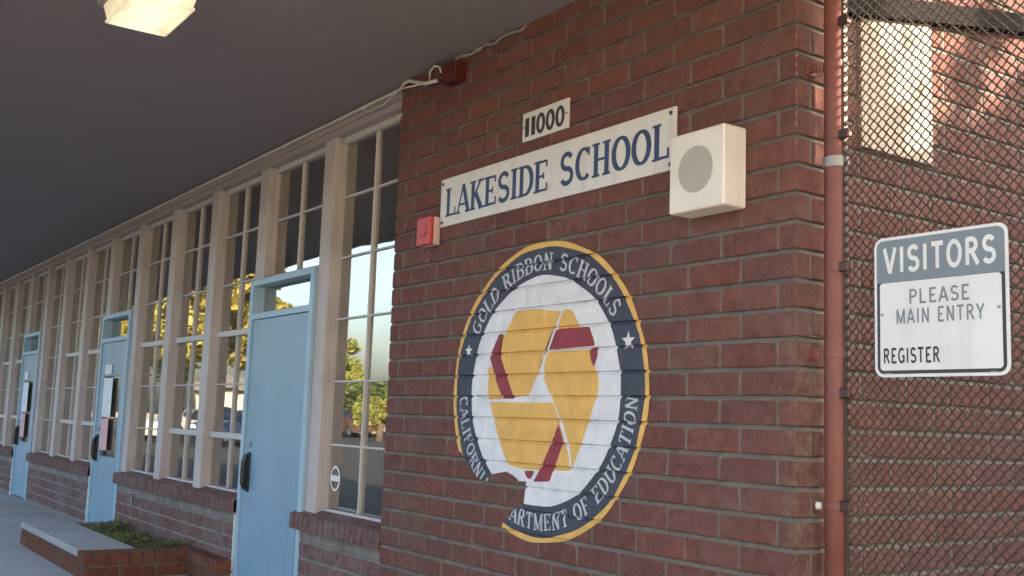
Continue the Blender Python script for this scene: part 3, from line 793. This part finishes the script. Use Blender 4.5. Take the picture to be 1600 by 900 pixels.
# ------------------------------------------------------------------ soffit lamp
lp = thing('soffit_lamp', 'lit rectangular lamp under the dark soffit', 'lamp', (-2.345, -1.605, SOF))
MB().prism([(-.19, -.004), (.19, -.004), (.165, -.07), (-.165, -.07)], 'x', -.255, .255).obj('housing', 'zinc', lp)
le = MB(); z0, z1 = -.071, -.150
a, b2 = (.225, .150), (.205, .132)
le.add([(-a[0], -a[1], z0), (a[0], -a[1], z0), (a[0], a[1], z0), (-a[0], a[1], z0), (-b2[0], -b2[1], z1), (b2[0], -b2[1], z1), (b2[0], b2[1], z1), (-b2[0], b2[1], z1)],
       [(4, 7, 6, 5), (0, 1, 5, 4), (1, 2, 6, 5), (2, 3, 7, 6), (3, 0, 4, 7)])
le.obj('diffuser', 'lamp', lp)
rim = MB()
for s in (-1, 1):
    rim.box(-.212, .212, s * .134 - .006, s * .134 + .006, -.156, -.146); rim.box(s * .207 - .006, s * .207 + .006, -.128, .128, -.1565, -.1465)
rim.obj('rim', 'lamp', lp)

# ------------------------------------------------------------------ red pipe at the corner and the fence
pp = thing('red_pipe', 'red painted steel pipe standing at the corner of the brick wall', 'pipe', (.079, .11, .05))
PR = .040
MB().tube([(.0, 0, 0), (.002, 0, 1.4), (.005, 0, 2.8), (.007, 0, 4.0)], PR, 28).obj('tube', 'pipe', pp, True)
for z in (2.571, 1.564):
    s = MB(); s.tube([(.004, 0, z - .05 - .014), (.004, 0, z - .05 + .014)], PR + .0035, 24)
    s.bbox(-.078, -.03, -.052, -.040, z - .05 - .016, z - .05 + .016, .002); s.bbox(-.0785, -.072, -.058, -.01, z - .05 - .02, z - .05 + .02, .002)
    s.obj('strap', 'pipe', pp)
MB().tube([(.004, 0, 2.226 - .05 - .018), (.004, 0, 2.226 - .05 + .018)], PR + .004, 28).obj('collar', 'zinc', pp)
for z in (1.42, 1.055):
    MB().tube([(.003, 0, z - .05 - .006), (.003, 0, z - .05 + .006)], PR + .004, 24).obj('joint_ring', 'pipe', pp)
MB().tube([(-.036, -.03, 1.055 - .05), (-.052, -.04, 1.055 - .05)], .013, 10).obj('cap', 'sign', pp)

fx0, fx1, FY = .128, 2.6, .105
fe = thing('chain_link_fence', 'dark chain link fence tied to the red corner pipe', 'fence', (fx0, FY, .05))
wd, hd, FZ = .0158, .0176, 3.6               # half diamond width and height
nw = int((fx1 - fx0) / wd); nz = int(FZ / hd)
fm = MB()
for i in range(nw):
    ph = i % 2; pts = []
    for jz in range(nz):
        s = 1 if (jz + ph) % 2 else -1
        pts.append((i * wd + s * wd * .5 * 1.08 + random.uniform(-.0008, .0008) + .003 * math.sin(jz * .043 + i * .02), .0022 * s * (1 if jz % 2 else -1) + .005 * math.sin(i * .11 + jz * .031), jz * hd + random.uniform(-.0008, .0008) + .004 * math.sin(i * .07)))
    fm.tube(pts, .0040, 4, False)
stuff(fm.obj('chain_link_mesh', 'wire', fe))
MB().box(-.004, -.001, -.008, .008, .02, 3.58).obj('tension_bar', 'wire', fe)
for z in (2.723, 2.317, 1.856, 1.43, 1.06, .6):
    t = MB(); t.tube([(-.048 + .004, .005, z - .05 - .011), (-.048 + .004, .005, z - .05 + .011)], PR + .0028, 24)
    t.bbox(-.012, .020, -.012, .008, z - .05 - .010, z - .05 + .010, .003)
    tb = t.obj('tension_band', 'pipe', fe); MB().bbox(-.014, .026, -.026, -.0125, z - .05 - .017, z - .05 + .017, .004).obj('clamp', 'band', tb)
MB().tube([(0, .01, 3.58), (fx1 - fx0, .01, 3.58)], .021, 12).obj('top_rail', 'zinc', fe)
MB().tube([(fx1 - fx0 + .02, .01, 0), (fx1 - fx0 + .02, .01, 3.62)], .03, 14).obj('post', 'zinc', fe)

# visitors sign on the fence
vx, vz = .262, 1.480
vs = thing('visitors_sign', 'white and grey VISITORS sign hung on the chain link fence', 'sign', (vx, .072, vz))
VW, VH = .455, .450
def rrect(x0, x1, z0, z1, r, n=6):
    out = []
    for cx_, cz_, a0 in ((x1 - r, z0 + r, -90), (x1 - r, z1 - r, 0), (x0 + r, z1 - r, 90), (x0 + r, z0 + r, 180)):
        out += [(cx_ + r * math.cos(R(a0 + 90 * i / n)), cz_ + r * math.sin(R(a0 + 90 * i / n))) for i in range(n + 1)]
    return out
MB().prism(rrect(0, VW, 0, VH, .032), 'y', 0.0, .003).obj('plate', 'swhite', vs)
def flat(name, poly, y, mat): return MB().add([(p[0], y, p[1]) for p in poly], [tuple(range(len(poly)))]).obj(name, mat, vs)
# border line, header field and white panel, each a sheet above the one below
flat('border', rrect(.010, VW - .010, .010, VH - .010, .024), -.0006, 'ink')
flat('header', rrect(.010, VW - .010, .316, VH - .010, .024), -.0012, 'sgrey')
flat('panel', rrect(.021, VW - .021, .021, .302, .012), -.0012, 'swhite')
MB().add([(.010, -.0013, .303), (VW - .010, -.0013, .303), (VW - .010, -.0013, .345), (.010, -.0013, .345)], [(0, 1, 2, 3)]).obj('header', 'sgrey', vs)
lettering('letter', text_quads('VISITORS', .036, VW - .036, .333, .415, .185, .185, False, .13), -.0021, 'swhite', vs)
lettering('letter', text_quads('PLEASE', .126, .126 + .208, .229, .275, .15, .15, False, .13) + text_quads('MAIN ENTRY', .080, .080 + .300, .168, .214, .15, .15, False, .13), -.0020, 'sgrey', vs)
lettering('letter', text_quads('REGISTER', .032, .032 + .200, .044, .091, .17, .17, False, .11), -.0020, 'ink', vs)
for x in (.03, VW - .03):
    for z in (.20,): MB().tube([(x, -.001, z), (x, -.004, z)], .005, 10).obj('bolt', 'zinc', vs)

for x in (.05, VW - .05):
    for z in (.012, VH - .012):
        MB().tube([(x - .012, .03, z + .004), (x - .010, -.003, z), (x + .010, -.003, z), (x + .012, .03, z - .004)], .0016, 6).obj('wire_tie', 'zinc', vs)

# sticker on the right-hand window
stk = thing('window_sticker', 'round white sticker in the lowest pane of the window beside the brick wall', 'sticker', (-3.745, GLASS_Y - .004, .905))
k_ = MB()
for i in range(32):
    a, b2 = 2 * math.pi * i / 32, 2 * math.pi * (i + 1) / 32
    k_.add([(.070 * math.cos(a), 0, .078 * math.sin(a)), (.056 * math.cos(a), 0, .064 * math.sin(a)), (.056 * math.cos(b2), 0, .064 * math.sin(b2)), (.070 * math.cos(b2), 0, .078 * math.sin(b2))], [(0, 1, 2, 3)])
k_.add([(-.058, -.0004, -.016), (.058, -.0004, -.016), (.058, -.0004, .020), (-.058, -.0004, .020)], [(0, 1, 2, 3)])
k_.obj('disc', 'paper', stk)

# ------------------------------------------------------------------ planter by the wall
PX1, PX0, PYF, PT = -5.80, -8.15, -.852, .238
pl = thing('brick_planter', 'low orange brick planter with concrete ledge against the school wall', 'planter', (PX1, PYF, .05))
ox, oy, oz = PX1, PYF, .05
core = MB(); core.box(PX0 - ox, -.012, .012, .40, 0, PT - .006 - oz)
core.box(-.19, -.0125, .41, LOWW_Y - .006 - oy, 0, PT - .016 - oz); core.box(PX0 - ox, PX0 + .19 - ox, .41, LOWW_Y - .006 - oy, 0, PT - .016 - oz)
core.obj('core', 'mortar', pl)
MB().bbox(PX0 - ox - .01, -.20, .004, .425, PT - .05 - oz, PT + .004 - oz, .006).obj('ledge', 'concrete', pl)
lx = -.004 + .0                               # narrow plinth along the wall towards the door
core2 = MB().box(.002, LP[1] + .01 - ox, -.085 - oy, LOWW_Y - .006 - oy, 0, PT - .012 - oz).obj('core', 'mortar', pl)
x = .003
while x < LP[1] + .03 - ox:
    MB().bbox(x, min(x + .078, LP[1] + .03 - ox), -.10 - oy, LOWW_Y - .004 - oy, PT - .094 - oz, PT - oz, .004).obj('brick', 'brick_planter', pl); x += .0865
x = .003
while x < LP[1] - ox:
    MB().bbox(x, min(x + BL - .012, LP[1] + .02 - ox), -.10 - oy, -.03 - oy, PT - .191 - oz + .005, PT - .104 - oz, .004).obj('brick', 'brick_planter', pl); x += BL
y = 0.0                                       # rowlock course on top of the end face
while y < .86:
    MB().bbox(-.2, 0, y + .004, min(y + .082, LOWW_Y - oy - .008), PT - .094 - oz, PT - oz, .004).obj('brick', 'brick_planter', pl); y += .0865
for r_ in range(2):
    z1 = PT - .104 - r_ * .1016 - oz; z0 = max(0, z1 - .087); y = -.13 if r_ else 0.0
    while y < .86:
        a, b2 = max(y, 0) + .004, min(y + BL - .008, LOWW_Y - oy - .008)
        if b2 - a > .02: MB().bbox(-.1, -.0005, a, b2, z0, z1, .004).obj('brick', 'brick_planter', pl)
        y += BL
    x = -.27 + (0 if r_ else .13)
    while x > PX0 - ox:
        MB().bbox(x, x + BL - .012, 0.0005, .09, z0, z1, .004).obj('brick', 'brick_planter', pl); x -= BL
x = -.29
while x > PX0 - ox:
    MB().bbox(x, x + .078, .0006, .11, PT - .148 - oz, PT - .055 - oz, .004).obj('brick', 'brick_planter', pl); x -= .0865
MB().box(PX0 + .19 - ox, -.19, .41, LOWW_Y - .008 - oy, 0, PT - .06 - oz).obj('soil', 'soil', pl)
gc = MB()
for i in range(5200):
    x = random.uniform(PX0 + .25, PX1 - .22); y = random.uniform(PYF + .42, -.02)
    cl = .5 + .5 * math.sin(x * 5.1 + 1) * math.cos(y * 7 + x * 2)
    if random.random() > .25 + .75 * cl: continue
    h = PT - .055 + random.random() ** 1.3 * (.03 + .065 * cl); s = random.uniform(.012, .026)
    n = Vector((random.gauss(0, .7), random.gauss(0, .7), 1)).normalized(); a = n.orthogonal().normalized(); a.rotate(Matrix.Rotation(random.random() * 6.28, 3, n)); b = n.cross(a)
    c = Vector((x, y, h)); gc.add([c - a * s, c + b * s * .5, c + a * s, c - b * s * .5], [(0, 1, 2, 3)])
gco = gc.obj('ground_cover', 'leaf_p'); stuff(gco); gco['label'] = 'low green ground cover growing in the brick planter'; gco['category'] = 'plants'

# ------------------------------------------------------------------ across the road: what the windows mirror
def tree(label, x, y, h, rx, rz, mat, seed, leaves=7000, ls=.16, group='trees across from the school'):
    rnd = random.Random(seed)
    t = thing('tree', label, 'tree', (x, y, 0), group)
    tr = MB(); hz = h - rz
    tr.tube([(0, 0, -.1), (.05, .03, hz * .5), (0, .05, hz), (.05, 0, h - rz * .4)], [.24, .18, .14, .05], 10)
    for i in range(7):
        a = rnd.random() * 6.28; z = hz * rnd.uniform(.55, 1.1)
        tr.tube([(0, 0, z), (math.cos(a) * rx * .4, math.sin(a) * rx * .4, z + rz * .4), (math.cos(a) * rx * .75, math.sin(a) * rx * .75, z + rz * .7)], [.09, .06, .02], 6)
    tr.obj('trunk', 'bark', t, True)
    cr = MB(); clumps = []
    for i in range(34):
        while True:
            p = Vector((rnd.uniform(-1, 1), rnd.uniform(-1, 1), rnd.uniform(-1, 1)))
            if p.length < 1: break
        clumps.append((Vector((p.x * rx, p.y * rx, hz + .12 * rz + p.z * rz * .85)), rnd.uniform(.18, .36) * rx))
    for i in range(leaves):
        c, r_ = clumps[i % len(clumps)]
        d = Vector((rnd.gauss(0, 1), rnd.gauss(0, 1), rnd.gauss(0, 1))).normalized() * r_ * rnd.random() ** .45
        d.z *= .8; c = c + d
        n = Vector((rnd.gauss(0, 1), rnd.gauss(0, 1), rnd.gauss(.4, 1))).normalized(); a = n.orthogonal().normalized(); a.rotate(Matrix.Rotation(rnd.random() * 6.28, 3, n)); b = n.cross(a)
        s = ls * rnd.uniform(.6, 1.3)
        cr.add([c - a * s, c + b * s * .55, c + a * s, c - b * s * .55], [(0, 1, 2, 3)])
    cr.obj('crown', mat, t)
    return t
def polar(az, d): return (-4.5 - d * math.cos(R(az)), .1 - d * math.sin(R(az)))
TREES = [(16.0, 33, 8.6, 3.4, 3.4, 'leaf_y', 'big golden tree mirrored in the windows farthest from the brick wall'),
         (17.6, 30, 7.9, 2.3, 3.2, 'leaf_y', 'tall golden tree mirrored in the window left of the blue door'),
         (13.0, 40, 9.0, 4.0, 3.6, 'leaf_yg', 'broad yellow-green tree mirrored beyond the golden trees'),
         (20.7, 42, 7.2, 1.9, 2.9, 'leaf_y', 'golden tree mirrored in the pane over the blue door'),
         (26.0, 48, 5.6, 1.3, 2.1, 'leaf_yg', 'small round yellow-green tree mirrored beside the painted wall'),
         (27.6, 60, 3.6, 2.6, 1.7, 'leaf_g', 'dark green bushy tree mirrored low in the right-hand window'),
         (28.6, 46, 2.3, .75, 1.0, 'leaf_yg', 'small golden shrub tree mirrored low in the right-hand window'),
         (9.5, 46, 8.0, 4.0, 3.4, 'leaf_g', 'dark green tree at the far end of the parking lot'),
         (33.0, 62, 6.0, 3.2, 2.6, 'leaf_g', 'dark green tree beyond the low annex')]
for i, (az, d, h, rx, rz, mt, lb) in enumerate(TREES):
    x, y = polar(az, d); tree(lb, x, y, h, rx, rz, mt, 100 + i, 9000 if h > 7 else 5000, .17)

def car(label, x, y, rz, col, group='cars parked across the lot'):
    mname = 'car_paint_' + label.split()[0]
    MAT[mname] = plain(mname, col, .25, .03, 3)
    c = thing('parked_car', label, 'car', (x, y, 0), group); c.rotation_euler.z = R(rz)
    prof = [(-2.2, .30), (-2.25, .62), (-2.05, .86), (-1.35, .93), (-.65, 1.40), (.65, 1.45), (1.45, .98), (2.1, .84), (2.25, .55), (2.2, .30), (1.75, .28), (1.62, .52), (1.38, .62), (1.14, .52), (1.0, .28), (-1.0, .28), (-1.14, .52), (-1.38, .62), (-1.62, .52), (-1.75, .28)]
    bm = bmesh.new(); vl = {}
    for s in (-1, 1): vl[s] = [bm.verts.new((p[0], s * (.86 if p[1] < 1.0 else .66), p[1])) for p in prof]
    n = len(prof)
    for s in (-1, 1): bm.faces.new(vl[s])
    for i in range(n): bm.faces.new((vl[-1][i], vl[-1][(i + 1) % n], vl[1][(i + 1) % n], vl[1][i]))
    bmesh.ops.triangulate(bm, faces=[f for f in bm.faces if len(f.verts) > 4]); bmesh.ops.recalc_face_normals(bm, faces=bm.faces[:])
    me = bpy.data.meshes.new('body'); bm.to_mesh(me); bm.free(); me.materials.append(MAT[mname]); link('body', me, c)
    for s in (-1, 1):
        for q in ([(-1.15, .97), (-.62, 1.33), (-.05, 1.36), (-.05, .97)], [(.02, .97), (.02, 1.36), (.60, 1.37), (1.2, 1.0)]):
            yy = [s * (.868 - (p[1] - .95) * .44) for p in q]
            MB().add([(p[0], a, p[1]) for p, a in zip(q, yy)], [(0, 1, 2, 3)]).obj('side_window', 'carglass', c)
        for wx in (-1.38, 1.38):
            wh = MB(); wh.tube([(wx, s * .62, .31), (wx, s * .85, .31)], .31, 18); wo = wh.obj('wheel', 'tyre', c)
            MB().tube([(wx, s * .852, .31), (wx, s * .862, .31)], .18, 14).obj('rim', 'zinc', wo)
    MB().add([(-1.33, -.72, .965), (-1.33, .72, .965), (-.70, .62, 1.395), (-.70, -.62, 1.395)], [(0, 1, 2, 3)]).obj('rear_window', 'carglass', c)
    MB().add([(1.40, -.72, 1.03), (1.40, .72, 1.03), (.72, .62, 1.43), (.72, -.62, 1.43)], [(0, 1, 2, 3)]).obj('windscreen', 'carglass', c)
    for s in (-1, 1): MB().bbox(2.17, 2.26, s * .62 - .14, s * .62 + .14, .62, .76, .02).obj('headlight', 'swhite', c)
    return c
for lb, az, d, rz, col in (('blue parked car mirrored in the window left of the blue door', 20.3, 38, 70, (.035, .06, .12)),
                           ('red parked car mirrored beside the blue car', 21.6, 40, 64, (.22, .03, .025)),
                           ('white parked car mirrored in the windows near the second door', 17.4, 40, 74, (.4, .4, .38)),
                           ('brown parked car mirrored low in the right-hand window', 27.2, 56, 60, (.16, .07, .03)),
                           ('silver parked car mirrored at the edge of the brick wall', 28.9, 58, 58, (.3, .31, .32))):
    x, y = polar(az, d); car(lb, x, y, rz, col)

ax, ay = polar(28, 74)
an = thing('annex_building', 'long low grey annex mirrored low in the right-hand window', 'building', (ax, ay, 0)); an.rotation_euler.z = R(62)
MB().box(-16, 16, -3, 3, 0, 2.7).obj('wall', 'stucco', an)
MB().prism([(-3.6, 2.7), (3.6, 2.7), (3.4, 3.0), (0, 3.5), (-3.4, 3.0)], 'x', -16.5, 16.5).obj('roof', 'roof', an)
for i in range(9):
    x = -14 + i * 3.4
    wn = MB().box(x, x + 1.6, -3.06, -2.99, .9, 2.1).obj('window', 'carglass', an); MB().box(x - .06, x + 1.66, -3.05, -3.001, .82, .9).obj('sill', 'bar', wn)
MB().box(1.2, 2.2, -3.05, -2.99, 0, 2.05).obj('door', 'door', an)

# ------------------------------------------------------------------ beside the building, outside the frame: what shades the end wall
def sunward(along, lat): return (math.cos(SUN_AZ) * along - math.sin(SUN_AZ) * lat, math.sin(SUN_AZ) * along + math.cos(SUN_AZ) * lat)
x, y = sunward(7.0, -1.9)
ty = tree('unseen leafy tree right of the fence, leaf clumps set to shade the end wall', x, y, 8.0, 1.5, 2.2, 'leaf_g', 300, 9000, .13, group='unseen shade trees')
bt = MB(); rnd = random.Random(5)                        # leaf clumps added and placed so their shade falls on the end wall
T = math.tan(SUN_EL) / 1.0
def shade(Yw, Zw, along=7.0):                             # the point of the bough whose shadow falls at (0, Yw, Zw)
    a = along - math.sin(SUN_AZ) * Yw
    px, py = sunward(along, math.cos(SUN_AZ) * Yw); return Vector((px, py, Zw + a * T))
spots = [(.20, 3.00, .12), (.26, 2.84, .12), (.31, 2.70, .12), (.38, 2.56, .12), (.44, 2.42, .12), (.50, 2.28, .12), (.14, 2.78, .10), (.22, 2.62, .12), (.29, 2.46, .12), (.36, 2.30, .12), (.20, 2.40, .10), (.66, 2.24, .08), (.34, 2.93, .07), (.47, 2.66, .06), (.58, 2.50, .05), (-.02, 2.85, .13), (-.2, 2.95, .2), (-.5, 3.0, .3), (.05, 3.05, .14), (.62, 2.80, .03), (.7, 2.62, .03), (.95, 2.45, .13), (1.05, 2.75, .12), (1.25, 2.5, .16), (1.2, 3.0, .14), (1.5, 2.7, .18), (1.45, 2.35, .14), (1.8, 2.5, .2), (1.75, 2.95, .18), (2.1, 2.7, .2)]
for Yw, Zw, r_ in spots:
    c0 = shade(Yw, Zw)
    for i in range(int(2600 * r_)):
        d = Vector((rnd.gauss(0, 1), rnd.gauss(0, 1), rnd.gauss(0, 1))).normalized() * r_ * rnd.random() ** .4
        n = Vector((rnd.gauss(0, 1), rnd.gauss(0, 1), rnd.gauss(0, 1))).normalized(); a = n.orthogonal().normalized(); b = n.cross(a); s_ = rnd.uniform(.025, .05); c = c0 + d
        bt.add([c - a * s_, c + b * s_ * .6, c + a * s_, c - b * s_ * .6], [(0, 1, 2, 3)])
bt.v = [tuple(Vector(p) - Vector((x, y, 0))) for p in bt.v]
bt.obj('shade_bough', 'leaf_g', ty)
tw = MB(); tw.tube([(0, 0, 5.0)] + [tuple(shade(a, b) - Vector((x, y, 0))) for a, b in ((-.5, 3.0), (.1, 2.9), (.25, 2.6), (.45, 2.27))], [.07, .05, .035, .025, .012], 7)
tw.obj('shade_limb', 'bark', ty, True)
x, y = sunward(5.0, 0)
sh = thing('shade_building', 'unseen stucco building added right of the fence to shade the end wall', 'building', (x, y, 0)); sh.rotation_euler.z = SUN_AZ
TOP = 2.20 + 5.0 * T  # unseen block added as a sun blocker; height sets the shade line
MB().box(0, 4, -1.3, 4, 0, TOP - .15).obj('wall', 'stucco', sh)
MB().prism([(-1.4, TOP - .15), (4.2, TOP - .15), (4.2, TOP), (-1.4, TOP)], 'x', -.05, 4.3).obj('roof', 'roof', sh)
MB().box(-.04, .0, .4, 1.4, 0, 2.1).obj('door', 'door', sh)  # door of the added shade building

# unseen building added behind the camera; its sunlit wall bounces warm light on the school
cb = thing('bounce_building', 'unseen cream stucco building added to bounce warm light onto the brick wall', 'building', (3.0, -9.0, 0))
MAT['bounce_stucco'] = plain('bounce_warm_cream_stucco', (.54, .42, .29), .9, .08, 2)
MB().box(0, 17, -4, 0, 0, 4.6).obj('wall', 'bounce_stucco', cb)
MB().box(-.3, 17.3, -4.3, .3, 4.6, 4.85).obj('roof', 'roof', cb)
for i in range(5):
    wn = MB().box(1.2 + i * 3.2, 2.8 + i * 3.2, -.02, .03, 1.0, 2.3).obj('window', 'carglass', cb)  # windows and sills of the added bounce building
    MB().box(1.15 + i * 3.2, 2.85 + i * 3.2, .0, .08, .92, 1.0).obj('sill', 'bar', wn)
